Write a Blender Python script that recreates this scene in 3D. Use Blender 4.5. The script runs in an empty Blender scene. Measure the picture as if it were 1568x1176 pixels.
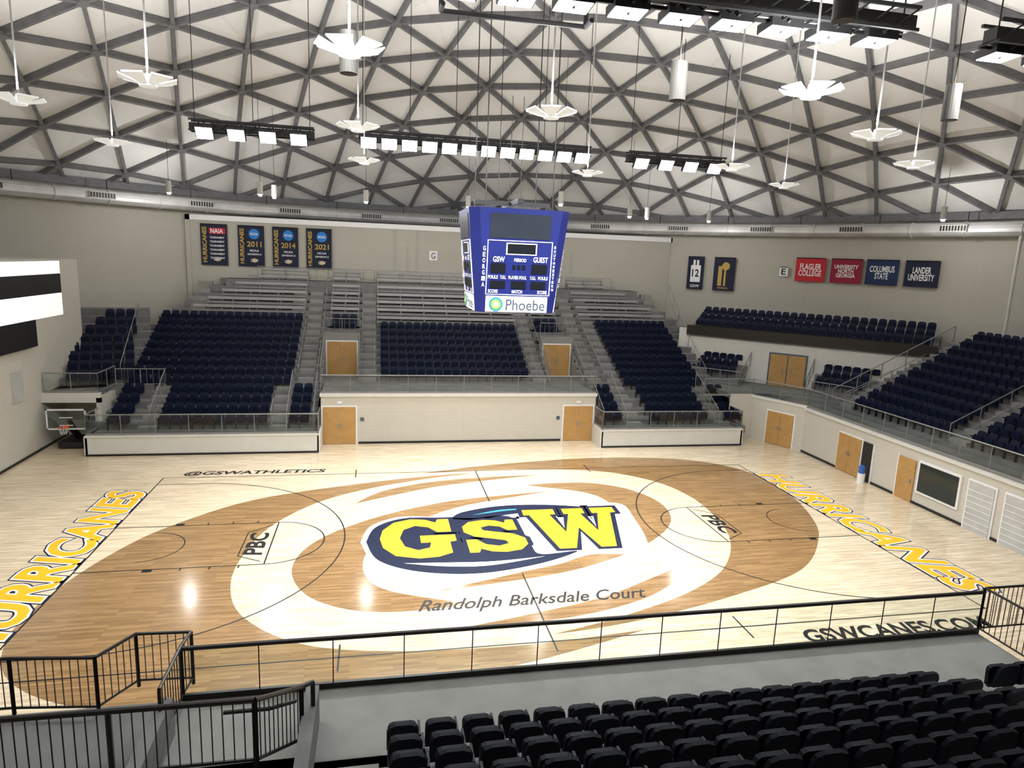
import bpy, math, random
import numpy as np
from mathutils import Vector, Matrix
from mathutils.geometry import tessellate_polygon
random.seed(4)
sc=bpy.context.scene
# ------------------------------------------------------------------ materials
def pmat(name,col,rough=.6,metal=0,var=.08,scale=2.0,emit=None,es=0,coat=0,bump=0,spec=.5):
    m=bpy.data.materials.new(name);m.use_nodes=True;nt=m.node_tree;b=nt.nodes['Principled BSDF']
    b.inputs['Roughness'].default_value=rough;b.inputs['Metallic'].default_value=metal
    b.inputs['Specular IOR Level'].default_value=spec
    tc=nt.nodes.new('ShaderNodeTexCoord');nz=nt.nodes.new('ShaderNodeTexNoise');nz.inputs['Scale'].default_value=scale;nz.inputs['Detail'].default_value=3
    nt.links.new(tc.outputs['Object'],nz.inputs['Vector'])
    rp=nt.nodes.new('ShaderNodeMapRange');rp.inputs[1].default_value=.3;rp.inputs[2].default_value=.7
    rp.inputs[3].default_value=0;rp.inputs[4].default_value=1
    nt.links.new(nz.outputs['Fac'],rp.inputs[0])
    mx=nt.nodes.new('ShaderNodeMix');mx.data_type='RGBA'
    mx.inputs[6].default_value=(*[c*(1-var) for c in col],1);mx.inputs[7].default_value=(*[min(1,c*(1+var)) for c in col],1)
    nt.links.new(rp.outputs[0],mx.inputs[0]);nt.links.new(mx.outputs[2],b.inputs['Base Color'])
    if coat: b.inputs['Coat Weight'].default_value=coat;b.inputs['Coat Roughness'].default_value=.12
    if emit: b.inputs['Emission Color'].default_value=(*emit,1);b.inputs['Emission Strength'].default_value=es
    return m
def wood(name,c1,c2):
    m=bpy.data.materials.new(name);m.use_nodes=True;nt=m.node_tree;b=nt.nodes['Principled BSDF']
    tc=nt.nodes.new('ShaderNodeTexCoord')
    br=nt.nodes.new('ShaderNodeTexBrick');br.offset=.37;br.offset_frequency=3
    br.inputs['Color1'].default_value=(*c1,1);br.inputs['Color2'].default_value=(*c2,1)
    br.inputs['Mortar'].default_value=(*[c*.7 for c in c2],1)
    br.inputs['Scale'].default_value=1;br.inputs['Mortar Size'].default_value=.0015;br.inputs['Brick Width'].default_value=1.1;br.inputs['Row Height'].default_value=.085
    nt.links.new(tc.outputs['Object'],br.inputs['Vector'])
    mp=nt.nodes.new('ShaderNodeMapping');mp.inputs['Scale'].default_value=(.7,9,1)
    nt.links.new(tc.outputs['Object'],mp.inputs['Vector'])
    nz=nt.nodes.new('ShaderNodeTexNoise');nz.inputs['Scale'].default_value=1.3;nz.inputs['Detail'].default_value=4
    nt.links.new(mp.outputs[0],nz.inputs['Vector'])
    mx=nt.nodes.new('ShaderNodeMix');mx.data_type='RGBA';mx.blend_type='MULTIPLY';mx.inputs[0].default_value=1
    rp=nt.nodes.new('ShaderNodeMapRange');rp.inputs[1].default_value=.3;rp.inputs[2].default_value=.7;rp.inputs[3].default_value=.74;rp.inputs[4].default_value=1.12
    nt.links.new(nz.outputs['Fac'],rp.inputs[0]);nt.links.new(br.outputs['Color'],mx.inputs[6]);nt.links.new(rp.outputs[0],mx.inputs[7])
    nt.links.new(mx.outputs[2],b.inputs['Base Color'])
    b.inputs['Roughness'].default_value=.14;b.inputs['Specular IOR Level'].default_value=.6
    return m
def blockwall(name,col,bw=.4,rh=.2,mort=.006,dark=.85):
    m=bpy.data.materials.new(name);m.use_nodes=True;nt=m.node_tree;b=nt.nodes['Principled BSDF']
    geo=nt.nodes.new('ShaderNodeNewGeometry');sp=nt.nodes.new('ShaderNodeSeparateXYZ');nt.links.new(geo.outputs['Position'],sp.inputs[0])
    ad=nt.nodes.new('ShaderNodeMath');ad.operation='ADD';nt.links.new(sp.outputs[0],ad.inputs[0]);nt.links.new(sp.outputs[1],ad.inputs[1])
    cb=nt.nodes.new('ShaderNodeCombineXYZ');nt.links.new(ad.outputs[0],cb.inputs[0]);nt.links.new(sp.outputs[2],cb.inputs[1])
    br=nt.nodes.new('ShaderNodeTexBrick');br.inputs['Scale'].default_value=1
    br.inputs['Color1'].default_value=(*col,1);br.inputs['Color2'].default_value=(*[c*.97 for c in col],1);br.inputs['Mortar'].default_value=(*[c*dark for c in col],1)
    br.inputs['Mortar Size'].default_value=mort;br.inputs['Brick Width'].default_value=bw;br.inputs['Row Height'].default_value=rh
    nt.links.new(cb.outputs[0],br.inputs['Vector']);nt.links.new(br.outputs['Color'],b.inputs['Base Color']);b.inputs['Roughness'].default_value=.75
    return m
M={}
M['maple']=wood('maple_wood',(.84,.71,.52),(.68,.55,.38))
M['stain']=wood('stained_wood',(.36,.22,.10),(.25,.145,.06))
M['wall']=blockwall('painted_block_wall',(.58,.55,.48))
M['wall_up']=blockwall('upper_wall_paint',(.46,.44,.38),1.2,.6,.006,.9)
M['wallw']=pmat('white_painted_wall',(.66,.65,.60),.6,var=.03)
M['concrete']=pmat('concrete',(.17,.17,.17),.8,var=.15,scale=1.5)
M['conc_l']=pmat('light_concrete',(.26,.255,.24),.8,var=.12,scale=1.5)
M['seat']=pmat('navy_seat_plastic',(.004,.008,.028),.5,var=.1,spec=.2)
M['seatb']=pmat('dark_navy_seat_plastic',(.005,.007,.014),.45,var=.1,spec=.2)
M['black']=pmat('black_metal',(.012,.012,.013),.5)
M['dark']=pmat('dark_bronze_metal',(.03,.027,.025),.4,metal=.5)
M['steel']=pmat('galvanised_steel',(.28,.28,.27),.4,metal=.4)
M['duct']=pmat('duct_sheet_metal',(.66,.66,.66),.42,metal=.5,var=.12,scale=1)
M['alu']=pmat('aluminium_bench',(.36,.36,.36),.45,metal=.4)
M['panel']=pmat('dome_panel',(.86,.86,.85),.75,var=.04,scale=.25)
M['strut']=pmat('dome_strut',(.17,.17,.18),.6,var=.15)
M['rod']=pmat('suspension_rod',(.35,.35,.35),.5)
M['door']=pmat('wood_door',(.46,.26,.085),.5,var=.1,scale=3)
M['white']=pmat('white_paint',(.82,.82,.82),.5,var=.02)
M['cwhite']=pmat('court_white_paint',(.82,.82,.82),.4,var=.02,spec=.2)
M['navy']=pmat('navy_paint',(.008,.013,.038),.5,spec=.1)
M['gold']=pmat('gold_paint',(.86,.49,.02),.4,var=.04,spec=.2)
M['ink']=pmat('black_paint',(.012,.012,.012),.4,spec=.2)
M['red']=pmat('red_fabric',(.5,.02,.03),.8);M['crim']=pmat('crimson_fabric',(.26,.01,.04),.8)
M['bnavy']=pmat('banner_navy',(.008,.012,.035),.8);M['bblue']=pmat('banner_blue',(.012,.028,.09),.8)
M['bgold']=pmat('banner_gold',(.50,.34,.09),.8);M['ublue']=pmat('roundel_blue',(.02,.2,.6),.7)
M['sbblue']=pmat('scoreboard_blue',(.010,.018,.15),.4,emit=(.02,.04,.35),es=.05)
M['screen']=pmat('dark_screen',(.008,.010,.014),.3);M['screenb']=pmat('header_screen',(.02,.028,.042),.35)
M['lit']=pmat('lit_white_panel',(.85,.85,.85),.5,emit=(1,1,1),es=.5)
M['stripe']=pmat('lit_stripe',(.9,.9,.9),.5,emit=(1,1,1),es=.6)
M['teal']=pmat('teal_paint',(.02,.25,.35),.5);M['lime']=pmat('green_paint',(.3,.6,.08),.5);M['ink2']=pmat('slate_text',(.08,.1,.14),.5)
M['lamp']=pmat('floodlight_lens',(1,1,1),.3,emit=(.82,.92,1),es=40)
M['petal']=pmat('pendant_reflector_glow',(.80,.82,.82),.4,var=.02,emit=(.9,.96,1),es=.3)  # slight emission paints brightness onto reflectors of unlit pendants
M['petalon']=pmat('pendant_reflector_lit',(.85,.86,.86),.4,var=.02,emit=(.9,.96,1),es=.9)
M['bulb']=pmat('pendant_lens',(1,1,1),.3,emit=(.9,.96,1),es=8)
M['can']=pmat('downlight_can',(.05,.048,.043),.6,var=.04,spec=.2);M['canw']=pmat('white_can',(.55,.55,.52),.5,var=.04)
M['orange']=pmat('rim_orange',(.7,.12,.02),.4);M['blue']=pmat('cooler_blue',(.02,.12,.45),.35)
M['glassd']=pmat('window_glass_dark',(.02,.03,.03),.08)
M['grey']=pmat('grey_door',(.50,.50,.48),.5)
def glass(name):
    m=bpy.data.materials.new(name);m.use_nodes=True;nt=m.node_tree;nt.nodes.clear()
    o=nt.nodes.new('ShaderNodeOutputMaterial');t=nt.nodes.new('ShaderNodeBsdfTransparent');t.inputs[0].default_value=(.85,.91,.885,1)
    g=nt.nodes.new('ShaderNodeBsdfGlossy');g.inputs['Roughness'].default_value=.03
    f=nt.nodes.new('ShaderNodeFresnel');f.inputs[0].default_value=1.45
    mx=nt.nodes.new('ShaderNodeMixShader');nt.links.new(f.outputs[0],mx.inputs[0]);nt.links.new(t.outputs[0],mx.inputs[1]);nt.links.new(g.outputs[0],mx.inputs[2]);nt.links.new(mx.outputs[0],o.inputs[0])
    return m
M['glass']=glass('clear_glass')
# ------------------------------------------------------------------ mesh builder
class MB:
    def __init__(s): s.v=[];s.f=[];s.m=[];s.mats=[]
    def mi(s,k):
        if k not in s.mats: s.mats.append(k)
        return s.mats.index(k)
    def add(s,vs,fs,k):
        o=len(s.v);s.v.extend([tuple(v) for v in vs]);i=s.mi(k)
        for f in fs: s.f.append(tuple(a+o for a in f));s.m.append(i)
    def box(s,x0,x1,y0,y1,z0,z1,k,T=None):
        vs=[(x,y,z) for z in (z0,z1) for y in (y0,y1) for x in (x0,x1)]
        if T: vs=[T(*v) for v in vs]
        s.add(vs,[(0,2,3,1),(4,5,7,6),(0,1,5,4),(2,6,7,3),(0,4,6,2),(1,3,7,5)],k)
    def bar(s,a,b,w,h,k,up=Vector((0,0,1))):
        a=Vector(a);b=Vector(b);d=(b-a).normalized();up=Vector(up)
        r=d.cross(up)
        if r.length<1e-4: r=d.cross(Vector((1,0,0)))
        r.normalize();u=r.cross(d)
        vs=[p+r*sx*w/2+u*sy*h/2 for p in (a,b) for sx,sy in ((-1,-1),(1,-1),(1,1),(-1,1))]
        s.add(vs,[(3,2,1,0),(4,5,6,7),(0,1,5,4),(1,2,6,5),(2,3,7,6),(3,0,4,7)],k)
    def cyl(s,a,b,r,k,n=8,r2=None):
        a=Vector(a);b=Vector(b);d=(b-a).normalized();x=d.cross(Vector((0,0,1)))
        if x.length<1e-3: x=d.cross(Vector((1,0,0)))
        x.normalize();y=d.cross(x);r2=r if r2 is None else r2
        vs=[a+(x*math.cos(t)+y*math.sin(t))*r for t in [2*math.pi*i/n for i in range(n)]]+[b+(x*math.cos(t)+y*math.sin(t))*r2 for t in [2*math.pi*i/n for i in range(n)]]
        s.add(vs,[(i,(i+1)%n,n+(i+1)%n,n+i) for i in range(n)]+[tuple(range(n-1,-1,-1)),tuple(range(n,2*n))],k)
    def path(s,pts,r,k,n=8):
        for a,b in zip(pts[:-1],pts[1:]): s.cyl(a,b,r,k,n)
    def poly(s,pts,z,k):
        P=[Vector((x,y,0)) for x,y in pts];t=tessellate_polygon([P])
        s.add([(x,y,z) for x,y in pts],[tuple(reversed(a)) if (P[a[1]]-P[a[0]]).cross(P[a[2]]-P[a[0]]).z<0 else a for a in t],k)
    def stroke(s,pts,w,z,k,closed=False):
        n=len(pts);P=[Vector(p) for p in pts];L=[]
        for i in range(n):
            a=P[i-1] if (i>0 or closed) else P[i];b=P[(i+1)%n] if (i<n-1 or closed) else P[i]
            d0=(P[i]-a);d1=(b-P[i])
            if d0.length<1e-6: d0=d1
            if d1.length<1e-6: d1=d0
            d0.normalize();d1.normalize();t=(d0+d1)
            t=t.normalized() if t.length>1e-3 else d0
            nn=Vector((-t.y,t.x));c=max(.5,abs(nn.dot(Vector((-d0.y,d0.x)))))
            L.append((P[i]+nn*w/2/c,P[i]-nn*w/2/c))
        vs=[];
        for a,b in L: vs+= [(a.x,a.y,z),(b.x,b.y,z)]
        r=range(n if closed else n-1)
        s.add(vs,[(2*i,2*i+1,2*((i+1)%n)+1,2*((i+1)%n)) for i in r],k)
    def build(s,name,smooth=False,parent=None):
        me=bpy.data.meshes.new(name);me.from_pydata(s.v,[],s.f)
        for k in s.mats: me.materials.append(M[k])
        me.polygons.foreach_set('material_index',s.m)
        if smooth: me.polygons.foreach_set('use_smooth',[True]*len(me.polygons))
        me.update()
        o=bpy.data.objects.new(name,me);sc.collection.objects.link(o)
        if parent: o.parent=parent
        return o
def frame(th):
    a=math.radians(th);N=(math.sin(a),math.cos(a));U=(math.cos(a),-math.sin(a))
    return lambda u,d,z:(U[0]*u+N[0]*d,U[1]*u+N[1]*d,z)
# ------------------------------------------------------------------ text geometry
_tc={}
def tgeo(body,shear=0,off=0):
    key=(body,shear,off)
    if key in _tc: return _tc[key]
    cu=bpy.data.curves.new('t','FONT');cu.body=body;cu.size=1;cu.shear=shear;cu.offset=off;cu.resolution_u=3;cu.space_line=.8
    cu.align_x='CENTER'
    o=bpy.data.objects.new('t',cu);sc.collection.objects.link(o)
    dg=bpy.context.evaluated_depsgraph_get();dg.update()
    me=bpy.data.meshes.new_from_object(o.evaluated_get(dg))
    vs=[(v.co.x,v.co.y) for v in me.vertices];fs=[tuple(p.vertices) for p in me.polygons]
    bpy.data.objects.remove(o);bpy.data.curves.remove(cu);bpy.data.meshes.remove(me)
    _tc[key]=(vs,fs);return vs,fs
def text(mb,body,o,R,Up,w,h,k,shear=0,off=0,lift=0):
    b,_=tgeo(body,shear,0)
    xs=[p[0] for p in b];ys=[p[1] for p in b];cx=(min(xs)+max(xs))/2;cy=(min(ys)+max(ys))/2
    sx=w/(max(xs)-min(xs));sy=h/(max(ys)-min(ys))
    vs,fs=tgeo(body,shear,off);o=Vector(o);R=Vector(R);Up=Vector(Up);n=R.cross(Up).normalized()*lift
    mb.add([o+R*((x-cx)*sx)+Up*((y-cy)*sy)+n for x,y in vs],fs,k)
X3=(1,0,0);Z3=(0,0,1)
# ------------------------------------------------------------------ floor + court graphics
f=MB();f.add([(-21.4,-13,0),(19.6,-13,0),(19.6,13,0),(-21.4,13,0)],[(0,1,2,3)],'maple');f.add([(-21.4,13,0),(-18.5,13,0),(-18.5,16,0),(-21.4,16,0)],[(0,1,2,3)],'maple')
f.build('floor')
def cr(pts,n=10):
    P=[pts[0]]+list(pts)+[pts[-1]];out=[]
    for i in range(1,len(P)-2):
        p0,p1,p2,p3=[Vector(q) for q in P[i-1:i+3]]
        for j in range(n):
            t=j/n;out.append(tuple(.5*((2*p1)+(p2-p0)*t+(2*p0-5*p1+4*p2-p3)*t*t+(3*p1-p0-3*p2+p3)*t**3)))
    out.append(tuple(pts[-1]));return out
g=MB()
def arm(outer,inner):
    for sgn in (1,-1):
        a=cr(outer)+cr(inner)[1:-1]
        g.poly([(x*sgn,y*sgn) for x,y in a],.002,'stain')
arm([(-2.8,7.4),(1.3,8.6),(6.5,9.35),(10.8,9.0),(13.3,7.7),(14.4,5.6),(14.35,3.0),(13.6,0.3),(12.4,-1.9),(9.9,-4.4),(6,-6.0),(2.5,-6.95),(0,-7.3)],
    [(0,-7.3),(2.4,-6.6),(5.2,-5.4),(7.3,-3.8),(8.8,-1.4),(9.35,1.2),(9.3,3.3),(8.6,5.2),(6.9,6.8),(4.5,7.5),(1,7.7),(-2.8,7.4)])
arm([(5.7,-3.6),(4.7,-4.9),(2.9,-5.9),(.5,-6.5),(-3.0,-6.75)],[(-3.0,-6.75),(-0.2,-6.1),(2.2,-5.4),(4.2,-4.4),(5.7,-3.6)])
arm([(-2.0,-5.3),(-4,-5.5),(-5.6,-5.2),(-6.9,-4.2),(-7.55,-2.6),(-7.4,-1),(-6.6,.4),(-5.2,1.7),(-3.4,2.8),(-1,3.7),(3,4.4)],
    [(3,4.4),(-1,3.0),(-3,1.6),(-4.3,.2),(-5.15,-1.3),(-5.2,-3.0),(-4.4,-4.2),(-2.0,-5.3)])
def lines(z):
    w=.05;L,W=14.325,7.62
    g.stroke([(-L,-W),(L,-W),(L,W),(-L,W)],w,z,'ink',True)
    g.stroke([(0,3.3),(0,W)],w,z,'ink');g.stroke([(0,-3.5),(0,-W-.5)],w,z,'ink')
    for s in (-1,1):
        g.stroke([(s*L,1.83),(s*(L-5.79),1.83),(s*(L-5.79),-1.83),(s*L,-1.83)],w,z,'ink')
        g.stroke([(s*(8.535-1.83*math.cos(a)),1.83*math.sin(a)) for a in np.linspace(-math.pi/2,math.pi/2,24)],w,z,'ink')
        bx=s*(L-1.6);th=math.asin(6.7/6.75)
        g.stroke([(s*L,6.7)]+[(bx-s*6.75*math.cos(a),6.75*math.sin(a)) for a in np.linspace(th,-th,60)]+[(s*L,-6.7)],w,z,'ink')
        g.stroke([(bx-s*1.22*math.cos(a),1.22*math.sin(a)) for a in np.linspace(-math.pi/2,math.pi/2,20)],.04,z,'ink')
        for y in (1.83,-1.83):
            sg=1 if y>0 else -1
            for xo,ww in ((2.2,.3),(3.2,.05),(4.1,.05),(5.0,.05)):
                g.poly([(s*(L-xo)-ww/2,y),(s*(L-xo)+ww/2,y),(s*(L-xo)+ww/2,y+sg*.2),(s*(L-xo)-ww/2,y+sg*.2)],z,'ink')
        for yy in (W,-W): g.stroke([(s*5.79,yy-.6),(s*5.79,yy+.6)],w,z,'ink')
lines(.004)
# logo
GL=[(1,.97),(1,.62),(.80,.62),(.68,.76),(.50,.81),(.33,.71),(.27,.5),(.33,.29),(.5,.19),(.66,.24),(.69,.36),(.55,.36),(.55,.54),(1.04,.54),(1.04,.38),(.95,.36),(.95,.10),(.76,.02),(.5,0),(.2,.08),(.04,.28),(0,.5),(.04,.72),(.2,.92),(.45,1),(.66,.97),(.80,.88),(.84,.97)]
SL=[(.93,.98),(.93,.64),(.76,.64),(.66,.76),(.48,.81),(.33,.75),(.36,.66),(.55,.60),(.83,.52),(.99,.38),(.99,.2),(.85,.05),(.6,0),(.38,.03),(.22,.12),(.18,.02),(.03,.02),(.03,.39),(.2,.39),(.32,.24),(.52,.18),(.69,.24),(.66,.33),(.45,.40),(.18,.48),(.03,.62),(.03,.8),(.16,.95),(.42,1),(.62,.97),(.76,.88),(.8,.98)]
WL=[(0,1),(.34,1),(.34,.85),(.275,.85),(.36,.38),(.48,.85),(.43,.85),(.43,1),(.66,1),(.66,.85),(.61,.85),(.69,.38),(.80,.85),(.74,.85),(.74,1),(1,1),(1,.85),(.94,.85),(.77,0),(.62,0),(.51,.48),(.38,0),(.22,0),(.06,.85),(0,.85)]
def place(L,x0,x1,y0,y1,sh=0): return [(x0+(x1-x0)*a+sh*(b-.5),y0+(y1-y0)*b) for a,b in L]
LET=[place(GL,-4.7,-2.0,-2.0,1.6),place(SL,-1.6,.75,-1.8,1.25),place(WL,1.05,5.05,-1.75,2.15,.25)]
blob=cr([(-5.4,-.4),(-5.05,1.05),(-3.9,1.92),(-2.4,1.82),(-1.6,2.5),(.3,3.0),(2.4,2.95),(3.6,2.6),(5.6,2.6),(5.75,1.2),(5.0,-2.2),(2.8,-2.35),(1.2,-3.05),(-1.2,-3.55),(-3.4,-3.2),(-4.85,-2.2),(-5.4,-.4)],8)
g.poly(blob[:-1],.006,'cwhite')
def sw(o,i,z,k): g.poly(cr(o,8)+cr(i,8)[1:-1],z,k)
g.poly(cr([(-5.2,-.4),(-4.85,.95),(-3.75,1.75),(-2.1,1.65),(-1,1.5),(.6,1.45),(.8,-1.2),(1.0,-2.1),(2.4,-2.0),(.8,-2.85),(-1.4,-3.35),(-3.4,-3.0),(-4.75,-2.0),(-5.2,-.4)],8)[:-1],.008,'navy')
sw([(-3.9,-2.3),(-2.6,-2.68),(-1,-2.8),(1.1,-2.3)],[(1.1,-2.3),(-.8,-2.5),(-2.4,-2.42),(-3.9,-2.3)],.0085,'cwhite')
sw([(-1.9,1.5),(-1.3,2.2),(.4,2.75),(2.4,2.7),(4.2,2.25)],[(4.2,2.25),(2,2.0),(.4,1.7),(-.8,1.3),(-1.9,1.5)],.008,'navy')
sw([(-1.0,1.8),(.3,2.3),(1.8,2.35)],[(1.8,2.35),(.4,2.14),(-1.0,1.8)],.0087,'teal')
for L_ in LET: g.stroke(L_,.66,.007,'cwhite',True)
for L_ in LET: g.stroke(L_,.40,.0105,'navy',True)
for L_ in LET: g.poly(L_,.012,'gold')
for s in (-1,1):
    o=(s*15.2,-.3,0);R=(0,-s,0) ;Up=(s,0,0)
    for off,z,k in ((.085,.003,'navy'),(.06,.0045,'cwhite'),(.028,.006,'gold')):
        text(g,'HURRICANES',(o[0],o[1],z),R,Up,12.6,1.4,k,shear=.25,off=off)
text(g,'@GSWATHLETICS',(-10.4,8.15,.004),X3,(0,1,0),6.3,.62,'ink',shear=.15,off=.03)
text(g,'GSWCANES.COM',(10.5,-8.35,.004),X3,(0,1,0),6.3,.62,'ink',shear=.15,off=.03)
text(g,'Randolph Barksdale Court',(.05,-5.35,.004),X3,(0,1,0),7.3,.85,'ink',shear=.5,off=.012)
for s in (-1,1):
    text(g,'PBC',(s*9.05,-.1,.006),(0,-s,0),(s,0,0),1.9,.62,'ink',off=.03,shear=.1)
    g.stroke([(s*8.7,1.6),(s*9.5,.9),(s*9.5,-1.1),(s*8.7,-1.6)],.04,.006,'ink')
g.build('court_markings')
# ------------------------------------------------------------------ seats
def seatgeo():
    m=MB()
    def shell(w,h,y,z,ty,th,cut):
        pr=[(-w/2,0),(w/2,0),(w/2,h-cut),(w/2-cut*.3,h-cut*.3),(w/2-cut,h),(-w/2+cut,h),(-w/2+cut*.3,h-cut*.3),(-w/2,h-cut)]
        n=len(pr);vs=[(x,y+ty*zz/h,z+zz) for x,zz in pr]+[(x*.96,y+ty*zz/h+th,z+zz*.97) for x,zz in pr]
        m.add(vs,[tuple(range(n)),tuple(range(2*n-1,n-1,-1))]+[(i,i+n,(i+1)%n+n,(i+1)%n) for i in range(n)],'seat')
    shell(.47,.48,.16,.40,.09,.05,.13)
    shell(.43,.36,.02,.36,-.02,.06,.08)
    m.box(-.27,-.235,-.12,.2,.58,.62,'seat');m.box(-.265,-.24,.0,.16,.02,.6,'black')
    m.box(-.2,.2,.04,.1,.33,.38,'black')
    return m
SG=seatgeo()
def seats(name,th,rows,mat='seat',w=.54):
    T=frame(th);mb=MB();mb.mats=[mat,'black'];V=[]
    for d,z,rs in rows:
        for u0,u1 in rs:
            n=int((u1-u0)/w+.001)
            if n<1: continue
            st=(u1-u0-n*w)/2
            for i in range(n): V.append((u0+st+w*(i+.5),d+.45,z))
    for u,d,z in V:
        o=len(mb.v)
        mb.v.extend([T(u+a,d+b,z+c) for a,b,c in SG.v])
        for ff,mm in zip(SG.f,SG.m): mb.f.append(tuple(q+o for q in ff));mb.m.append(mm)
    return mb.build(name)
def deck(name,th,rows,mat='concrete',endd=None,extra=None):
    T=frame(th);mb=MB()
    for i,(d,z,rs,dp) in enumerate(rows):
        for u0,u1 in rs: mb.box(u0,u1,d,(endd if endd else d+dp+.3),z-.42,z,mat,T)
    if extra: extra(mb,T)
    return mb.build(name)
def dbl_door(mb,x0,x1,z0,h,T,d):
    mb.box(x0-.08,x1+.08,d-.02,d+.03,z0,z0+h+.08,'white',T)
    xm=(x0+x1)/2
    for a,b in ((x0,xm-.01),(xm+.01,x1)): mb.box(a,b,d-.06,d,z0+.02,z0+h,'door',T)
    for x in (xm-.12,xm+.06): mb.box(x,x+.06,d-.1,d-.06,z0+.95,z0+1.15,'steel',T)
dep,ris=.8,.375
def rz(k): return 1.0+ris*k
def rd(k): return 12.0+dep*k
rows=[]
for k in range(13):
    r=[(-18.9,-8.05),(8.05,17.2)]
    if k>=5: r+=[(-5.85,5.85)]
    if k>=9: r+=[(-8.05,-5.85),(5.85,8.05)]
    rows.append((rd(k),rz(k),r,dep))
bz=lambda k:5.95+.48*k
bd=lambda k:22.4+.75*k
for k in range(6): rows.append((bd(k),bz(k),[(-18.5+.6*k,18-.6*k)],.75))
def ex(mb,T):
    mb.box(-18.9,-7.8,11.32,12.05,.0,1.0,'concrete');mb.box(7.8,16.6,11.32,12.05,0,1.0,'concrete')
    mb.box(-7.8,7.8,12.95,16.1,2.55,2.85,'concrete')
    for s in (-1,1):
        for x in (5.85,8.05):
            for k in range(5,9): mb.box(s*x-.06,s*x+.06,rd(k),rd(k)+.8,2.8,rz(k)+.2,'conc_l')
        a,b=sorted((s*5.85,s*8.05))
        mb.box(a,b,15.9,19.2,2.6,2.84,'concrete')
        mb.box(a,b,18.9,19.3,2.8,5.45,'conc_l')
        dbl_door(mb,a+.2,b-.2,2.84,2.1,frame(0),18.88)
        for k in (11,12): mb.box(a,b,rd(k)-.4,rd(k)+1.2,5.0,rz(k),'concrete')
    for x in (-16.4,-10.0,-8.9,-5.3,5.3,8.9,10.2,15.9):
        for k in range(0 if abs(x)>9.5 else 5,13): mb.box(x-.45,x+.45,rd(k)-.4,rd(k)+.02,rz(k)-.5,rz(k)-.19,'conc_l')
        for k in range(6): mb.box(x-.45,x+.45,bd(k)-.37,bd(k)+.02,bz(k)-.5,bz(k)-.24,'conc_l')
    mb.box(-21.4,-18.9,13.2,16.5,2.5,2.8,'concrete')
    mb.box(16.6,21.5,13.1,20,2.5,2.79,'concrete');mb.box(19.8,30,-16,13.1,2.35,2.6,'concrete')
    mb.box(-15,15,25.5,27,7,8.35,'concrete')
deck('far_concrete_risers',0,rows,extra=ex)
sr=[]
for k in range(13):
    if k<4: r=[(-18.5,-17.0),(-15.9,-10.5),(-9.6,-8.2),(8.2,9.6),(10.9,15.2),(16.0,17.1)]
    else: r=[(-18.4,-9.4),(10.6,16.0)]
    if k>=5 and k<12: r+=[(-4.8,4.8)]
    if k>=11: r+=[(-7.9,-5.9),(5.9,7.9)]
    sr.append((rd(k),rz(k),r))
seats('stadium_seats',0,sr)
mb=MB()
for k in range(-1,6):
    for u0,u1 in ([(-16.6+.75*k,-9.6),(-7.9,-6.0),(-4.8,4.8),(6.0,7.9),(9.6,16.3-.75*k)] if k>=0 else [(-4.8,4.8)]):
        y=bd(k)+.35;z=bz(k)
        mb.box(u0,u1,y,y+.26,z+.40,z+.44,'alu');mb.box(u0,u1,y+.42,y+.45,z+.62,z+.80,'alu')
        n=max(2,int((u1-u0)/1.5))
        for i in range(n+1):
            x=u0+.05+(u1-u0-.1)*i/n;mb.box(x-.03,x+.03,y+.1,y+.16,z,z+.4,'steel');mb.box(x-.03,x+.03,y+.38,y+.42,z,z+.7,'steel')
mb.build('aluminium_bleachers')
rows=[(24.3+.75*j,3.1+.4*j,[(-1.9,2.0),(6.4,10.8)],.75) for j in range(3)]
def ex2(mb,T):
    mb.box(-3,13,26.4,26.6,2.8,6.1,'wallw',T)
    mb.box(-2.4,12.8,26.3,30,5.6,6.0,'concrete',T)
    mb.box(-2.4,12.8,26.2,26.32,5.7,6.35,'dark',T)
    for j in range(1,3): mb.box(-2.4,12.8,26.6+.8*j,30,5.9+.36*(j-1),6.0+.36*j,'concrete',T)
    for a in (3.45,4.6): 
        mb.box(a,a+1.08,26.32,26.4,2.8,4.9,'door',T);mb.box(a+.8 if a<4 else a+.2,a+.86 if a<4 else a+.26,26.28,26.33,3.6,4.0,'steel',T)
    mb.box(3.35,5.78,26.34,26.41,2.8,5.0,'ink2',T)
    mb.box(-2.5,14,23,26.5,2.45,2.78,'concrete',T)
deck('corner_concrete_risers',45,rows,extra=ex2)
seats('stadium_seats',45,[(24.3+.75*j,3.1+.4*j,[(-1.7+.3*j,1.8),(6.6,9.3+.5*j)]) for j in range(3)]+[(26.5+.8*j,6.0+.36*j,[(-2.1,12.6)]) for j in range(3)])
rows=[(21.3+.8*k,2.75+.42*k,[(-9.8,14)],.8) for k in range(10)]
def ex3(mb,T):
    for u in (-9.2,-1.5,8):
        for k in range(10): mb.box(u-.5,u+.5,20.9+.8*k,21.32+.8*k,2.2+.42*k,2.54+.42*k,'conc_l',T)
deck('right_concrete_risers',90,rows,extra=ex3)
seats('stadium_seats',90,[(21.3+.8*k,2.75+.42*k,[(-8.6,-2.05),(-.95,7.4),(8.6,13.8)]) for k in range(10)])
rows=[(19.9+.8*k,2.8+.4*k,[(-16.3,-11.6)],.8) for k in range(10)]
deck('left_concrete_risers',-17,rows)
seats('stadium_seats',-17,[(19.9+.8*k,2.8+.4*k,[(-15.9+max(0,k-3)*.45,-12.3)]) for k in range(8)])
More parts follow.
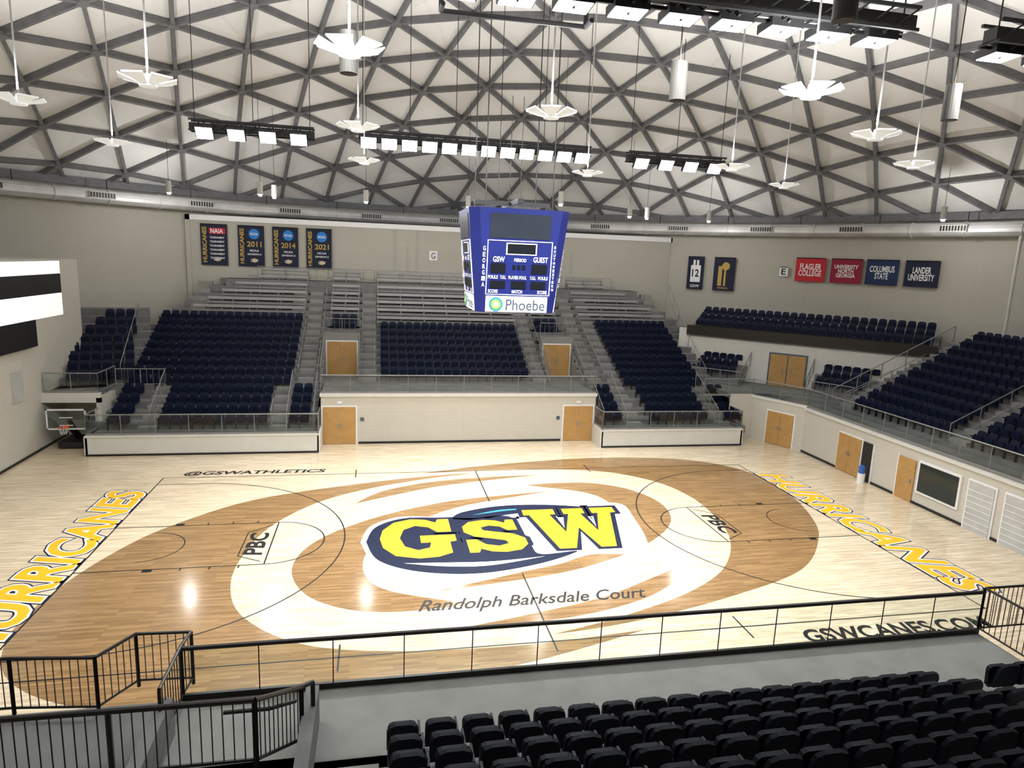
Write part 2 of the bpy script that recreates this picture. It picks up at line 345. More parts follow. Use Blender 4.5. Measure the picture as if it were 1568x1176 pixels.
# near stand
rows=[(14.75+.8*k,2.8+.4*k,[(-16,5.85)]+([(5.85,8.05)] if k>=4 else [])+[(8.05,18)],.8) for k in range(14)]
def ex4(mb,T):
    mb.box(-8,8.0,12.95,15,2.45,2.8,'conc_l',T)
    mb.box(8,14,12.95,15,2.45,2.8,'concrete',T)
    mb.box(-8,8.0,13.0,13.2,0,2.5,'wall',T)
    mb.box(-17,-8,14.5,14.7,0,2.8,'wall',T);mb.box(8,14,13,13.2,0,2.5,'wall',T)
    for x in (5.85,8.05): mb.box(x-.1,x+.1,13.8,17.0,2.8,3.45,'concrete',T)
    mb.box(5.75,8.15,16.8,17.2,0,3.6,'concrete',T);mb.box(5.85,8.05,14.6,17,2.5,2.8,'conc_l',T)
    for x in (5.3,-5.3):
        for k in range(14): mb.box(x-.5,x+.5,14.35+.8*k,14.77+.8*k,2.4+.4*k,2.6+.4*k,'conc_l',T)
deck('near_concrete_risers',180,rows,extra=ex4)
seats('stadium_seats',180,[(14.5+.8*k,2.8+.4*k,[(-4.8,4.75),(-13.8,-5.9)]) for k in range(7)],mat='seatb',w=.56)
# ------------------------------------------------------------------ walls
T0=frame(0)
mb=MB();mb.box(-7.8,7.85,12.9,13.1,0,2.8,'wall')
mb.box(-19,-7.8,13.0,13.1,0,1,'wall');mb.box(16.6,18.1,13.0,13.1,0,2.8,'wall')
mb.box(-7.85,7.9,12.8,13.1,2.68,2.86,'wallw')
mb.box(-5.8,5.8,12.86,12.9,0,.12,'black')
dbl_door(mb,-7.7,-5.95,0,2.1,T0,12.9);dbl_door(mb,5.95,7.7,0,2.1,T0,12.9)
for x in (-4.2,-2.2,0,2.2,4.2): mb.box(x-.008,x+.008,12.89,12.9,.1,2.7,'grey')
for x in (-5.6,5.6): mb.box(x-.1,x+.1,12.86,12.9,1.3,1.5,'ink2')
for x in (-6.8,6.8): mb.box(x-.12,x+.12,12.84,12.9,2.3,2.42,'white')
mb.build('wall_far')
mb=MB()
mb.box(-18.9,-7.8,11.3,11.5,0,1.0,'wallw');mb.box(7.8,16.6,11.3,11.5,0,1.0,'wallw')
for a,b in ((-18.9,-7.8),(7.8,16.6)): mb.box(a,b,11.26,11.3,0,.1,'black');mb.box(a,b,11.25,11.55,.95,1.04,'wallw')
for x in (-7.8,7.8): mb.box(x-.08,x+.08,11.3,12.95,0,1.04,'wallw')
mb.box(-18.95,-18.8,11.3,13.2,0,1.0,'wallw');mb.box(16.5,16.65,11.3,13,0,1.0,'wallw')
mb.box(-21.4,-18.4,15.6,15.8,0,2.6,'wall');mb.box(-18.9,-18.7,13,15.7,0,2.6,'wall');mb.box(-21.4,-18.7,13.0,13.2,2.35,2.85,'wallw')
mb.build('wall_lower_stands')
TR=frame(90)
mb=MB();mb.box(-9.8,16,19.6,19.85,0,2.6,'wall',TR);mb.box(-9.8,16,19.5,19.9,2.5,2.64,'wallw',TR);mb.box(-9.8,16,19.56,19.6,0,.12,'black',TR)
dbl_door(mb,-6.7,-5.0,0,2.0,TR,19.6)
mb.box(-4.85,-4.1,19.55,19.6,0,2.0,'black',TR);mb.box(-4.9,-4.85,19.5,19.6,0,2.05,'white',TR);mb.box(-4.1,-4.05,19.5,19.6,0,2.05,'white',TR)  # flat black panel painted in for the shade inside the open doorway
mb.box(-2.5,-2.42,19.55,19.6,0,2.06,'white',TR);mb.box(-2.42,-1.4,19.53,19.58,0,2.0,'door',TR);mb.box(-1.6,-1.54,19.5,19.53,.9,1.1,'steel',TR)
mb.box(-1.2,1.1,19.52,19.6,.6,2.12,'white',TR);mb.box(-1.1,1.0,19.50,19.53,.7,2.02,'glassd',TR)
for a,b in ((1.5,2.7),(3.2,4.4)):
    mb.box(a-.08,b+.08,19.55,19.6,0,2.15,'white',TR);mb.box(a,b,19.52,19.56,0,2.08,'grey',TR)
    for i in range(7): mb.box(a,b,19.5,19.53,.25*i+.2,.25*i+.22,'white',TR)
mb.build('wall_right')
mb=MB();a=Vector((18.05,13.0));b=Vector((19.62,9.75));L=(b-a).length
Uv=(b-a).normalized();Nv=Vector((-Uv.y,Uv.x));
TC=lambda u,d,z:(a.x+Uv.x*u+Nv.x*d,a.y+Uv.y*u+Nv.y*d,z)
mb.box(0,L,0,.2,0,2.7,'wall',TC);mb.box(0,L,-.05,.25,2.6,2.75,'wallw',TC);dbl_door(mb,1.2,2.9,0,2.0,TC,0)
mb.build('wall_corner')
mb=MB();mb.box(-25,-21.4,-14,18.4,0,9.45,'wall');mb.box(-21.4,-21.36,-13,16,0,.12,'black')
mb.box(-21.4,-21.3,10.3,11.2,2.9,4.3,'grey')
mb.build('wall_left')
mb=MB()
for z0,z1,k,y1 in ((8.75,9.4,'stripe',15.6),(7.75,8.75,'black',15.6),(6.6,7.75,'stripe',15.6),(5.3,6.6,'black',12.6)): mb.box(-21.4,-21.15,-2,y1,z0,z1,k)
mb.box(-24.5,-21.15,-2,15.6,9.4,9.5,'grey');mb.build('striped_wall_display')
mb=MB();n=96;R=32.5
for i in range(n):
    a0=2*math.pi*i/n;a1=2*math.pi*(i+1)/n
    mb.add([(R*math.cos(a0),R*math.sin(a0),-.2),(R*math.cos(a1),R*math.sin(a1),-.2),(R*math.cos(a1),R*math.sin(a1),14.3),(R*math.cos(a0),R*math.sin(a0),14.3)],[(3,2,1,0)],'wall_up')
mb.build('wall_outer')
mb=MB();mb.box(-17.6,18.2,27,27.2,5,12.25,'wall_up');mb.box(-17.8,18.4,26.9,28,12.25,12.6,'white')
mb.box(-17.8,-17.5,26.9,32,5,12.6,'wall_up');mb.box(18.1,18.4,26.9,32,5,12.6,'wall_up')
for x,t in ((-.7,'G'),(8.2,'F')):
    mb.box(x-.3,x+.3,26.93,27,10.1,10.8,'white');text(mb,t,(x,26.92,10.45),X3,Z3,.3,.45,'ink')
for x in (-7.9,-3.5,-2.6,-1.9,10,4): mb.cyl((x,26.92,9),(x,26.92,12.2 if int(x)%2 else 11),.03,'grey',6)
mb.build('wall_back_recess')
mb=MB();mb.add([(40*math.cos(a),40*math.sin(a),-.05) for a in np.linspace(0,2*math.pi,48,endpoint=False)],[tuple(range(48))],'concrete');mb.build('ground_slab')
# ------------------------------------------------------------------ dome (uniform triangulated lattice on a spherical cap)
Rim=32.6;H=9.5;z0=14.2;Rs=(Rim**2+H**2)/(2*H);SP=4.0;th0=math.radians(45);ORG=Vector((-14.5,12.6))
cen=Vector((0,0,z0+H-Rs))
def sph(p):
    l=math.hypot(p[0],p[1])
    if l<1e-6: return Vector((0,0,z0+H))
    ph=l/Rs;return Vector((Rs*math.sin(ph)*p[0]/l,Rs*math.sin(ph)*p[1]/l,z0+H-Rs*(1-math.cos(ph))))
e1=Vector((math.cos(th0),math.sin(th0)))*SP;e2=Vector((math.cos(th0+math.pi/3),math.sin(th0+math.pi/3)))*SP
LIM=Rs*math.asin(Rim/Rs)
pn=MB()
nodes={}
for i in range(-30,31):
    for j in range(-30,31):
        p=ORG+e1*i+e2*j
        if p.length<LIM+2*SP: nodes[(i,j)]=p
def clip(a,b):
    if a.length<=LIM and b.length<=LIM: return a,b
    if a.length>LIM and b.length>LIM: return None
    if a.length>LIM: a,b=b,a
    lo,hi=0,1
    for _ in range(20):
        m=(lo+hi)/2
        if (a+(b-a)*m).length<LIM: lo=m
        else: hi=m
    return a,a+(b-a)*lo
for (i,j),p in nodes.items():
    for tri in (((i,j),(i+1,j),(i,j+1)),((i+1,j),(i+1,j+1),(i,j+1))):
        if all(q in nodes for q in tri):
            Q=[nodes[q] for q in tri]
            if min(q.length for q in Q)>LIM: continue
            P=[sph(q) for q in Q];c=(P[0]+P[1]+P[2])/3+Vector((0,0,.2))
            pn.add([q+Vector((0,0,.1)) for q in P]+[c],[(1,0,3),(2,1,3),(0,2,3)],'panel')
    for dq in ((1,0),(0,1),(-1,1)):
        q=(i+dq[0],j+dq[1])
        if q in nodes:
            cl=clip(p.copy(),nodes[q].copy())
            if cl:
                A=sph(cl[0]);B=sph(cl[1])
                if (A-B).length<.1: continue
                up=((A+B)/2-cen).normalized();pn.bar(A-up*.1,B-up*.1,.17,.3,'strut',up)
    if p.length<LIM:
        P=sph(p);up=(P-cen).normalized();pn.cyl(P-up*.28,P-up*.1,.26,'strut',8)
for i in range(96):
    a0=2*math.pi*i/96;a1=2*math.pi*(i+1)/96
    pn.bar((32.3*math.cos(a0),32.3*math.sin(a0),14.05),(32.3*math.cos(a1),32.3*math.sin(a1),14.05),.3,.45,'strut')
pn.build('ceiling_dome')
# ------------------------------------------------------------------ duct
mb=MB();RD=31;zd=13.2;n=90
A0=math.radians(-20);A1=math.radians(148)
P=[(RD*math.cos(a),RD*math.sin(a),zd) for a in np.linspace(A0,A1,n)]
for i in range(n-1):
    mb.cyl(P[i],P[i+1],.42,'duct',14)
    if i%3==0:
        a=Vector(P[i]);b=Vector(P[i+1]);d=(b-a).normalized();mb.cyl(a-d*.05,a+d*.05,.47,'duct',14)
    if i%6==3:
        a=Vector(P[i]);b=Vector(P[i+1]);c=(a+b)/2;d=(b-a).normalized();inw=Vector((-c.x,-c.y,0)).normalized()
        mb.bar(c-d*.75+inw*.45+Vector((0,0,.05)),c+d*.75+inw*.45+Vector((0,0,.05)),.25,.4,'canw')
        for q in range(9):
            e=c+d*(-.66+q*.165)+inw*.59+Vector((0,0,.05));mb.bar(e-d*.05,e+d*.05,.02,.3,'black')
    if i%5==1:
        a=Vector(P[i]);mb.cyl(a,a+Vector((0,0,1)),.03,'dark',5)
mb.build('air_duct')
# ------------------------------------------------------------------ scoreboard
mb=MB();zt,zb=12.05,8.6
def ring(hw,c,z): return [(-c-.15,-hw,z),(c-.15,-hw,z),(hw-.15,-c,z),(hw-.15,c,z),(c-.15,hw,z),(-c-.15,hw,z),(-hw-.15,c,z),(-hw-.15,-c,z)]
vs=ring(1.38,1.1,zb)+ring(1.72,1.4,zt)
mb.add(vs,[(i,(i+1)%8,8+(i+1)%8,8+i) for i in range(8)]+[tuple(range(7,-1,-1)),tuple(range(8,16))],'sbblue')
def face(rotk):
    a=rotk*math.pi/2
    def P(px,py,l=0):
        u=(px-798)/48.5;h=(480-py)/160.0;z=zb+h*(zt-zb);y=-(1.38+.34*h)-.01-l;x=u
        return (x*math.cos(a)-y*math.sin(a)-.15,x*math.sin(a)+y*math.cos(a),z)
    def rect(x0,y0,x1,y1,k,l=.01):
        f0=[P(x0,y1,l),P(x1,y1,l),P(x1,y0,l),P(x0,y0,l)];b0=[P(x0,y1,-.02),P(x1,y1,-.02),P(x1,y0,-.02),P(x0,y0,-.02)]
        mb.add(f0+b0,[(0,1,2,3),(0,4,5,1),(1,5,6,2),(2,6,7,3),(3,7,4,0)],k)
    def tx(s,x0,y0,x1,y1,k='lit',off=.02):
        c=Vector(P((x0+x1)/2,(y0+y1)/2,.035));Rr=(Vector(P(x1,y1))-Vector(P(x0,y1))).normalized();Uu=(Vector(P(x0,y0))-Vector(P(x0,y1))).normalized()
        text(mb,s,c,Rr,Uu,(x1-x0)/48.5,(y1-y0)/46,k,off=off)
    rect(748,328,848,365,'screenb')
    for q in ((745,368,853,369),(745,451,853,452),(745,368,746.2,452),(851.8,368,853,452)): rect(*q,'lit',.02)
    for q in ((778,373,825,388),(752,403,776,418),(820,403,846,418),(752,430,777,442),(787,430,812,442),(820,430,845,442)): rect(*q,'screen',.02)
    rect(776,371.5,827,389.5,'lit',.012)
    tx('GSW',755,393,774,401);tx('PERIOD',790,395,810,400);tx('GUEST',822,392,846,400)
    for i in range(3): rect(788+8*i,405,793+8*i,412,'screen',.02);
    tx('FOULS',748,422,764,427);tx('T.O.L.',768,422,778,427);tx('PLAYER FOUL',782,422,812,427);tx('T.O.L.',818,422,828,427);tx('FOULS',832,422,848,427)
    tx('SCORE',749,444,765,449);tx('MATCH',789,444,806,449);tx('SCORE',832,444,848,449)
    rect(746,454,850,479,'lit',.03);tx('Phoebe',780,459,846,476,'ink2',0.01)
    c=Vector(P(763,467,.06));nrm=(Vector(P(763,467,1))-Vector(P(763,467,0))).normalized()
    mb.cyl(c-nrm*.02,c,.24,'teal',20);mb.cyl(c,c+nrm*.01,.17,'lime',20);mb.cyl(c,c+nrm*.02,.09,'white',16)
    for i,ch in enumerate('GEORGIA'): tx(ch,738,378+i*9.2,742,384.5+i*9.2)
    for i,ch in enumerate('SOUTHWESTERN'): tx(ch,855.5,374+i*6,858.5,378+i*6)
for k in range(4): face(k)
for x,y in ((-1.3,-1.3),(1.0,-1.3),(-1.3,1.3),(1.0,1.3)): mb.cyl((x,y,zt),(x,y,23),.02,'black',5)
mb.box(-1.5,1.2,-.1,.1,zt+.2,zt+.35,'black');mb.box(-.25,-.05,-1.5,1.5,zt+.2,zt+.35,'black')
for x in (-.6,-.2,.2): mb.cyl((x,.3,zt+.3),(x,.3,16),.012,'black',5)
mb.build('center_hung_scoreboard')
# ------------------------------------------------------------------ light trusses
def dz(x,y): return (cen.z+math.sqrt(Rs**2-x*x-y*y))-.3
def truss(x0,x1,y,z,nl,face,power,d):
    mb=MB()
    for dy in (-.25,.25):
        for dz_ in (0,.45): mb.bar((x0,y+dy,z+dz_),(x1,y+dy,z+dz_),.07,.07,'black')
    n=int((x1-x0)/.6)
    for i in range(n):
        a=x0+(x1-x0)*i/n;b=x0+(x1-x0)*(i+1)/n
        for dy in (-.25,.25): mb.bar((a,y+dy,z),(b,y+dy,z+.45),.035,.035,'black')
        mb.bar((a,y-.25,z),(a,y+.25,z),.03,.03,'black')
    mb.box(x0,x1,y-.18,y+.18,z+.05,z+.32,'black')
    d=Vector(d).normalized();u=Vector((1,0,0)).cross(d).normalized()
    lights=[]
    for i in range(nl):
        x=x0+(x1-x0)*(i+.5)/nl
        c=Vector((x,y+face*.36,z-.15))
        mb.bar((x,y,z),c,.05,.05,'black')
        mb.bar(c-d*.2,c-d*.01,.76,.6,'black',u)
        for s in (-.18,.18):
            q=c+Vector((s,0,0));mb.bar(q-d*.01,q+d*.0,.33,.54,'lamp',u)
        lights.append((c+d*.03,d))
    nc=max(2,int((x1-x0)/2.2))
    for i in range(nc+1):
        x=x0+.2+(x1-x0-.4)*i/nc;mb.cyl((x,y,z+.3),(x,y,dz(x,y)),.018,'black',5)
    o=mb.build('floodlight_truss')
    for c,dd0 in lights:
        l=bpy.data.lights.new('floodlight','AREA');l.shape='RECTANGLE';l.size=.6;l.size_y=.34;l.energy=power;l.color=(1,.995,.98);l.spread=math.radians(115)
        lo=bpy.data.objects.new('floodlight',l);lo.location=c;dd=Vector((-c.x*.03,face*.62,-.75)).normalized()
        lo.rotation_euler=dd.to_track_quat('-Z','Y').to_euler();lo.parent=o;sc.collection.objects.link(lo)
PW=180
fd=(0,-.78,-.62);nd=(0,-.05,-1.0)
truss(-5.7,5.7,10,15.65,12,-1,PW,fd);truss(7.7,13.1,10,15.6,4,-1,PW,fd);truss(-13.1,-7.7,10,15.55,4,-1,PW,fd)
truss(-6.2,6.7,-10,15.65,11,1,PW,nd);truss(8.8,14.2,-10,15.65,4,1,PW,nd);truss(-13.6,-8.3,-10,15.65,4,1,PW,nd)
mb=MB()
for a,b in (((-3.4,-7.1,16.0),(.1,-7.1,16.0)),((-3.4,-7.1,16.0),(-3.4,-7.1,16.7)),((.1,-7.1,16.0),(.1,-7.1,16.7)),((-3.4,-7.1,16.7),(.1,-7.1,16.7)),((-3.4,-7.1,16.0),(-3.4,-7.6,16.0)),((.1,-7.1,16.0),(.1,-7.6,16.0))): mb.cyl(a,b,.06,'black',6)
for x in (-3.2,-1.6,-.1): mb.cyl((x,-7.1,16.7),(x,-7.1,22.4),.015,'black',5)
mb.build('rigging_batten')
# ------------------------------------------------------------------ pendants
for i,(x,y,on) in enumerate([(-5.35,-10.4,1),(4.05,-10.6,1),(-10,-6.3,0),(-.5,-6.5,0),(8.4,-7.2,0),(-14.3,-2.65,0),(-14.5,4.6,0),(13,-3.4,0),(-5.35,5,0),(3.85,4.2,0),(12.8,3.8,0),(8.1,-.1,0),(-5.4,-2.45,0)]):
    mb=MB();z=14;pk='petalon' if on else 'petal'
    mb.cyl((x,y,z+.05),(x,y,z+.24),.11,pk,12,.06);mb.cyl((x,y,z+.24),(x,y,dz(x,y)),.022,'white' if on else 'rod',6)  # rods of lit pendants coloured white for the light falling on them
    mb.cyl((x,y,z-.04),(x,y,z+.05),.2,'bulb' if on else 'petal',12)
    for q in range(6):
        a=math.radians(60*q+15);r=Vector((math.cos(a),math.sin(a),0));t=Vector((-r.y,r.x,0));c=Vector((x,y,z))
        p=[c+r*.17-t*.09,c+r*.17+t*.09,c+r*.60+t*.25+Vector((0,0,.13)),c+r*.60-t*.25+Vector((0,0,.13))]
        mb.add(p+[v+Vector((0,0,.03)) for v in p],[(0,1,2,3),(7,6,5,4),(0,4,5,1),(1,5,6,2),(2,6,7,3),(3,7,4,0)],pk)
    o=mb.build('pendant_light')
    l=bpy.data.lights.new('dome_fill_uplight','SPOT');l.energy=1600;l.spot_size=math.radians(174);l.spot_blend=1;l.shadow_soft_size=.15;l.color=(1,.99,.97)  # added upward spots brighten the dome, even at pendants that are off
    lo=bpy.data.objects.new('dome_fill_uplight',l);lo.location=(x,y,z+.35);lo.rotation_euler=(math.pi,0,0);lo.parent=o;sc.collection.objects.link(lo)
for x,y,z in [(-5.45,-8.2,14.6),(2.0,-8.5,14.6),(9.3,-8.65,14.7),(2.5,-13.6,14.8)]:
    mb=MB();mb.cyl((x,y,z-.42),(x,y,z+.42),.19,'can',20);mb.cyl((x,y,z+.42),(x,y,dz(x,y)),.015,'dark',5);mb.cyl((x,y,z-.43),(x,y,z-.42),.16,'black',16);mb.build('cylinder_downlight')
for x,y in [(-17.3,21.7),(-11.6,19.1),(-11,20.5),(-5.5,20.3),(.9,20),(5.4,14),(12,20.4),(13.5,21),(17.9,20.5),(26.6,9.5),(-25,8),(-25,-6),(26,-4)]:  # last three cans are added to carry fill light at the sides
    mb=MB();mb.cyl((x,y,13.6),(x,y,14.3),.16,'canw',12);mb.cyl((x,y,14.3),(x,y,dz(x,y)),.012,'dark',5)
    mb.cyl((x,y,13.5),(x,y,13.6),.1,'bulb',10);o=mb.build('cylinder_downlight')
    if (x,y) in ((-11,20.5),(13.5,21)): continue
    l=bpy.data.lights.new('ring_fill_light','POINT');l.energy=270;l.shadow_soft_size=.12;l.color=(1,.98,.95)  # added omni fill for duct, upper wall and dome rim
    lo=bpy.data.objects.new('ring_fill_light',l);lo.location=(x,y,13.1);lo.parent=o;sc.collection.objects.link(lo)
# ------------------------------------------------------------------ banners
Z=Vector((0,0,1))
def banner(name,x,y,z0_,z1,w,kb,items,nrm=None):
    mb=MB();c=Vector((x,y,(z0_+z1)/2))
    if nrm is None: nrm=Vector((0,-1,0))
    Rr=Vector((-nrm.y,nrm.x,0))
    b=[c+Rr*sx*w/2+Z*sz*(z1-z0_)/2 for sx,sz in ((-1,-1),(1,-1),(1,1),(-1,1))]
    mb.add(b+[p-nrm*.04 for p in b],[(0,1,2,3),(7,6,5,4),(0,4,5,1),(1,5,6,2),(2,6,7,3),(3,7,4,0)],kb)
    mb.cyl(b[3]+nrm*.02,b[2]+nrm*.02,.03,'dark',6)
    for it in items:
        if it[0]=='t': _,s,u,v,tw,th_,k=it[:7];text(mb,s,c+Rr*u+Z*v+nrm*.015,Rr,Z,tw,th_,k,off=.02)
        if it[0]=='v': _,s,u,v,tw,th_,k=it[:7];text(mb,s,c+Rr*u+Z*v+nrm*.015,Z,-Rr,tw,th_,k,off=.03)
        if it[0]=='c': _,u,v,r,k=it;p=c+Rr*u+Z*v;mb.cyl(p+nrm*.005,p+nrm*.012,r,k,24)
        if it[0]=='r': 
            _,u0,v0,u1,v1,k=it;mb.add([c+Rr*u0+Z*v0+nrm*.01,c+Rr*u1+Z*v0+nrm*.01,c+Rr*u1+Z*v1+nrm*.01,c+Rr*u0+Z*v1+nrm*.01],[(0,1,2,3)],k)
    mb.build(name)
for x,t in ((-15.95,'NAIA'),(-13.5,'2011'),(-11.2,'2014'),(-8.9,'2021')):
    it=[('v','HURRICANES',-.62,0,2.4,.26,'bgold')]
    if t=='NAIA': it+=[('r',-.3,.75,.75,1.15,'red'),('t','NAIA',.2,.95,.8,.3,'white')]+[('t','TOURNAMENT',.2,.5-.28*i,.95,.13,'white') for i in range(6)]
    else: it+=[('c',.2,.85,.36,'ublue'),('t','NCAA',.2,.85,.5,.16,'white'),('t',t,.2,.15,.95,.36,'bgold'),('t','NCAA',.2,-.3,.6,.14,'white'),('t','DIVISION II',.2,-.55,.9,.12,'white')]
    it+=[('c',.2,-.98,.16,'bgold'),('t','GSW',.2,-.98,.5,.2,'white')]
    banner('championship_banner',x,26.85,9.2,12.0,1.75,'bnavy',it)
def onwall(deg,rr=32.2):
    a=math.radians(deg);return rr*math.cos(a),rr*math.sin(a),Vector((-math.cos(a),-math.sin(a),0))
def adeg(x,y): return math.degrees(math.atan2(y,x))
x,y,n_=onwall(adeg(19.9,25.7));banner('jersey_banner',x,y,8.7,11.2,1.25,'bnavy',[('r',-.38,-.7,.38,.6,'white'),('r',-.22,.6,-.05,1.0,'white'),('r',.05,.6,.22,1.0,'white'),('t','12',0,0,.5,.55,'navy'),('t','GSW',0,-1.0,.7,.2,'white')],n_)
x,y,n_=onwall(adeg(21.6,24.3));banner('trophy_banner',x,y,8.7,11.2,1.6,'bnavy',[('r',-.45,-.9,-.15,.6,'bgold'),('r',0,-.9,.15,.9,'bgold'),('c',.1,.6,.3,'bgold'),('t','HALL',0,-1.05,.8,.15,'bgold')],n_)
B=[('red','FLAGLER\nCOLLEGE',25.8,19.7),('crim','UNIVERSITY\nNORTH\nGEORGIA',27.2,17.7),('bblue','COLUMBUS\nSTATE',28.4,15.7),('bnavy','LANDER\nUNIVERSITY',29.5,13.5)]
for k,t,bx,by in B:
    x,y,n_=onwall(adeg(bx,by));banner('school_banner',x,y,9.7,11.35,2.05,k,[('t',t,0,0,1.55,.85,'white')],n_)
x,y,n_=onwall(adeg(24.6,21.1));banner('section_sign',x,y,10.0,10.65,.6,'white',[('t','E',0,0,.3,.42,'ink')],n_)
mb=MB();x,y,n_=onwall(adeg(29.5,7.5),31);mb.cyl((x,y,6.2),(x,y,13),.09,'canw',10);mb.build('drain_pipe')
mb=MB();x,y,n_=onwall(4,31);mb.bar((x,y,7.6),(x,y,8.5),.5,.5,'black');mb.cyl((x,y,5.5),(x,y,7.6),.05,'black',8);mb.bar((x,y,8.6),(x-.5,y,8.9),.3,.3,'black');mb.build('loudspeaker_on_stand')
# ------------------------------------------------------------------ railings
def grail(name,pts,z,h,top='steel',pk='steel',step=1.5,tr=.03):
    mb=MB()
    for (a,b) in zip(pts[:-1],pts[1:]):
        a3=Vector((a[0],a[1],z));b3=Vector((b[0],b[1],z));L=(b3-a3).length;d=(b3-a3).normalized();n=max(1,round(L/step))
        mb.cyl(a3+Z*h,b3+Z*h,tr,top,8);mb.bar(a3+Z*.06,b3+Z*.06,.06,.1,pk)
        for i in range(n):
            p=a3+d*L*i/n;q=a3+d*L*(i+1)/n
            s0=p+d*.03;s1=q-d*.03
            mb.add([s0+Z*.1,s1+Z*.1,s1+Z*(h-.03),s0+Z*(h-.03)],[(0,1,2,3)],'glass')
        for i in range(n+1):
            p=a3+d*L*i/n;mb.cyl(p,p+Z*h,.018 if tr<.04 else .012,pk,6)
    return mb.build(name)
grail('glass_railing',[(-7.8,12.95),(7.85,12.95)],2.84,1.02)
grail('glass_railing',[(-18.85,13.1),(-18.85,11.4),(-7.85,11.4),(-7.85,12.9)],1.03,1.05)
grail('glass_railing',[(7.85,12.9),(7.85,11.4),(16.55,11.4),(16.55,12.9)],1.03,1.05)
grail('glass_railing',[(-21.3,13.1),(-18.8,13.1),(-18.8,15.5)],2.84,1.02)
grail('glass_railing',[(14.8,13.05),(18.1,13.05),(19.7,9.8),(19.7,-14)],2.68,1.05)
grail('near_glass_railing',[(-8.05,-12.95),(8.0,-12.95)],2.8,.96,'dark','dark',1.2,.042)
def hrail(mb,pts,k,r=.025,posts=1.2,h=.95,mid=True,pick=0):
    P=[Vector(p) for p in pts]
    mb.path([p+Z*h for p in P],r,k)
    if mid: mb.path([p+Z*.12 for p in P],r*.7,k,6)
    for a,b in zip(P[:-1],P[1:]):
        L=(b-a).length;n=max(1,round(L/posts))
        for i in range(n+1): q=a+(b-a)*i/n;mb.cyl(q,q+Z*h,r,k,6)
        if pick:
            n=int(L/pick)
            for i in range(1,n): q=a+(b-a)*i/n;mb.cyl(q+Z*.12,q+Z*h,.009,k,5)
mb=MB()
for s in (-1,1):
    for x in (8.15,9.5):
        hrail(mb,[(s*x,12.2,1.1),(s*x,15.2,2.8)],'steel',pick=.3)
    for x in (8.2,9.3,5.75,4.95): hrail(mb,[(s*x,16,2.8),(s*x,22.3,5.7)],'steel',.02,posts=2,mid=False)
    hrail(mb,[(s*5.85,16,2.9),(s*5.85,19,4.4)],'steel',pick=.3);hrail(mb,[(s*8.05,16,2.9),(s*8.05,19,4.4)],'steel',pick=.3);hrail(mb,[(s*5.85,19.2,5.4),(s*8.05,19.2,5.4)],'steel',pick=.3)
    for x in (8.2,5.75): hrail(mb,[(s*x,22.4,6),(s*x,26,8.3)],'steel',.02,posts=2,mid=False)
hrail(mb,[(-16.2,12.2,1.1),(-16.2,15.2,2.8),(-18.7,15.2,2.8)],'steel',pick=.3);hrail(mb,[(-10.3,12.2,1.1),(-10.3,13.4,1.6)],'steel',pick=.3)
hrail(mb,[(15.4,12.2,1.1),(15.4,15.4,2.8)],'steel',pick=.3)
hrail(mb,[(16.4,16,2.9),(17.2,22.5,5.9)],'steel',.02,posts=1.5);hrail(mb,[(17.2,22.5,6.2),(17.6,25.5,8)],'steel',.02,posts=1.5)
hrail(mb,[(-18.7,16,2.9),(-19.5,22,5.9)],'steel',.02,posts=1.5)
hrail(mb,[(-13,25.9,8.3),(13,25.9,8.3)],'steel',.02,posts=2,mid=False)
T45=frame(45)
hrail(mb,[T45(2.2,24,2.8),T45(2.2,26.3,3.9)],'steel',pick=.3);hrail(mb,[T45(6.2,24,2.8),T45(6.2,26.3,3.9)],'steel',pick=.3)
hrail(mb,[T45(-1.8,24,2.8),T45(2.2,24,2.8)],'steel',pick=.25);hrail(mb,[T45(6.2,24,2.8),T45(9.0,23.4,2.8)],'steel',pick=.25)
hrail(mb,[(21.2,9.8,2.8),(29,9.9,6.6)],'steel',.03,posts=1.6);hrail(mb,[(21.2,8.7,2.8),(24,8.7,4.1)],'steel',.02,posts=1.6)
hrail(mb,[(21.2,1.5,2.8),(29,1.5,6.6)],'steel',.025,posts=1.6);hrail(mb,[(21.2,-8,2.8),(29,-8,6.6)],'steel',.025,posts=1.6)
mb.build('stair_handrails')
mb=MB()
hrail(mb,[(-8.05,-12.95,2.8),(-8.0,-12.5,2.8),(-8.9,-12.45,2.8),(-9.3,-13.1,2.8),(-10.6,-12.95,2.8),(-13,-12.9,2.8)],'dark',.03,pick=.12,h=1.0)
hrail(mb,[(-8.05,-12.95,2.8),(-8.05,-14.1,2.8)],'dark',.03,pick=.12,h=1.0)
hrail(mb,[(-9.9,-15.65,3.6),(-6.4,-15.7,3.6)],'dark',.038,pick=.13,h=1.0,posts=1.6)
hrail(mb,[(-6.4,-15.7,3.6),(-5.95,-14.5,2.92),(-5.8,-14.3,2.85)],'dark',.038,pick=.13,h=1.0)
mb.path([(-6.9,-15.2,4.1),(-6.3,-15.2,4.1),(-6.0,-14.8,3.9)],.03,'dark')
hrail(mb,[(8.0,-12.95,2.8),(8.0,-14.6,2.8),(9.4,-14.6,2.8)],'dark',.028,pick=.12,h=1.05)
hrail(mb,[(8.0,-12.95,2.8),(9.6,-12.95,2.8)],'dark',.028,pick=.12,h=1.05)
mb.build('near_metal_railing')
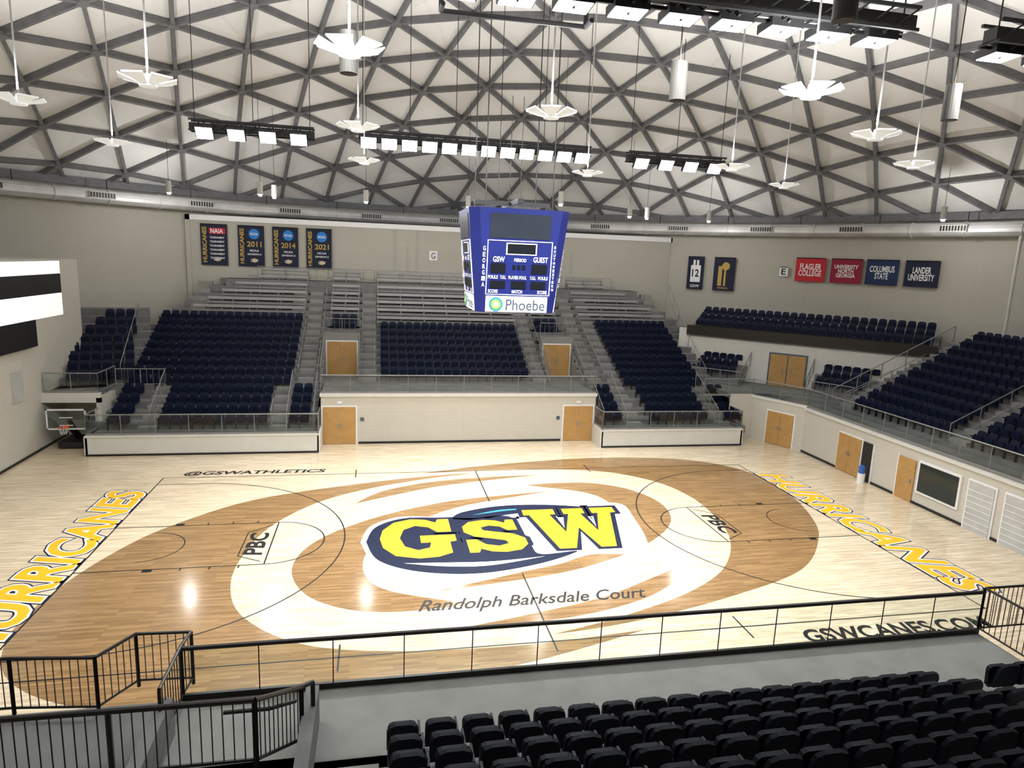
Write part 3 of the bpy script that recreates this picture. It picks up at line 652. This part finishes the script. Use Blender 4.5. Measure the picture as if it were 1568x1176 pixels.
# ------------------------------------------------------------------ hoop + cooler
mb=MB();x,y=-20.1,12.4
mb.box(x-.6,x+.6,y+.3,y+1.9,.05,.35,'black');mb.bar((x,y+1.5,.3),(x,y+.3,1.5),.15,.15,'black');mb.bar((x,y+1.2,.3),(x,y+.2,1.2),.1,.1,'dark')
mb.box(x-.9,x+.9,y,y+.05,1.1,2.15,'glass')
for q in ((-.9,.9,1.1,1.17),(-.9,.9,2.08,2.15)): mb.box(x+q[0],x+q[1],y-.02,y+.07,q[2],q[3],'white')
for q in (-.9,.84): mb.box(x+q,x+q+.06,y-.02,y+.07,1.1,2.15,'white')
for q in ((-.3,.3,1.3,1.34),(-.3,.3,1.7,1.74)): mb.box(x+q[0],x+q[1],y-.03,y-.01,q[2],q[3],'white')
for q in (-.6,.6): mb.cyl((x+q-.05,y+.5,.05),(x+q+.05,y+.5,.05),.06,'black',12)
rp=[(x+.23*math.cos(a),y-.38+.23*math.sin(a),1.3) for a in np.linspace(0,2*math.pi,21)];mb.path(rp,.02,'orange',6);mb.box(x-.1,x+.1,y-.16,y,1.2,1.32,'orange')
for i in range(10):
    a=2*math.pi*i/10;mb.cyl((x+.22*math.cos(a),y-.38+.22*math.sin(a),1.3),(x+.12*math.cos(a+.4),y-.38+.12*math.sin(a+.4),.95),.008,'white',4)
mb.build('basketball_hoop')
mb=MB();x,y=19.2,4.3
mb.cyl((x,y,0),(x,y,.5),.18,'white',14);mb.cyl((x,y,.5),(x,y,.85),.15,'blue',14);mb.cyl((x,y,.85),(x,y,.92),.15,'blue',14,.06);mb.build('water_cooler')
# ------------------------------------------------------------------ world, camera
w=bpy.data.worlds.new('World');sc.world=w;w.use_nodes=True;w.node_tree.nodes['Background'].inputs[0].default_value=(.8,.85,1,1);w.node_tree.nodes['Background'].inputs[1].default_value=.2
yaw,pit,rol,fpx=0.2037,-0.1831,0.0403,1025.34
fw=Vector((math.sin(yaw)*math.cos(pit),math.cos(yaw)*math.cos(pit),math.sin(pit)));r=Vector((math.cos(yaw),-math.sin(yaw),0));u=r.cross(fw)
r2=r*math.cos(rol)+u*math.sin(rol);u2=-r*math.sin(rol)+u*math.cos(rol)
cd=bpy.data.cameras.new('camera');co=bpy.data.objects.new('camera',cd);sc.collection.objects.link(co)
co.matrix_world=Matrix(((r2.x,u2.x,-fw.x,-4.8527),(r2.y,u2.y,-fw.y,-24.01),(r2.z,u2.z,-fw.z,10.3825),(0,0,0,1)))
cd.sensor_width=36;cd.lens=fpx/1568*36;cd.clip_start=.1;cd.clip_end=300
sc.camera=co
try:
    sc.view_settings.view_transform='Standard'
except Exception: pass
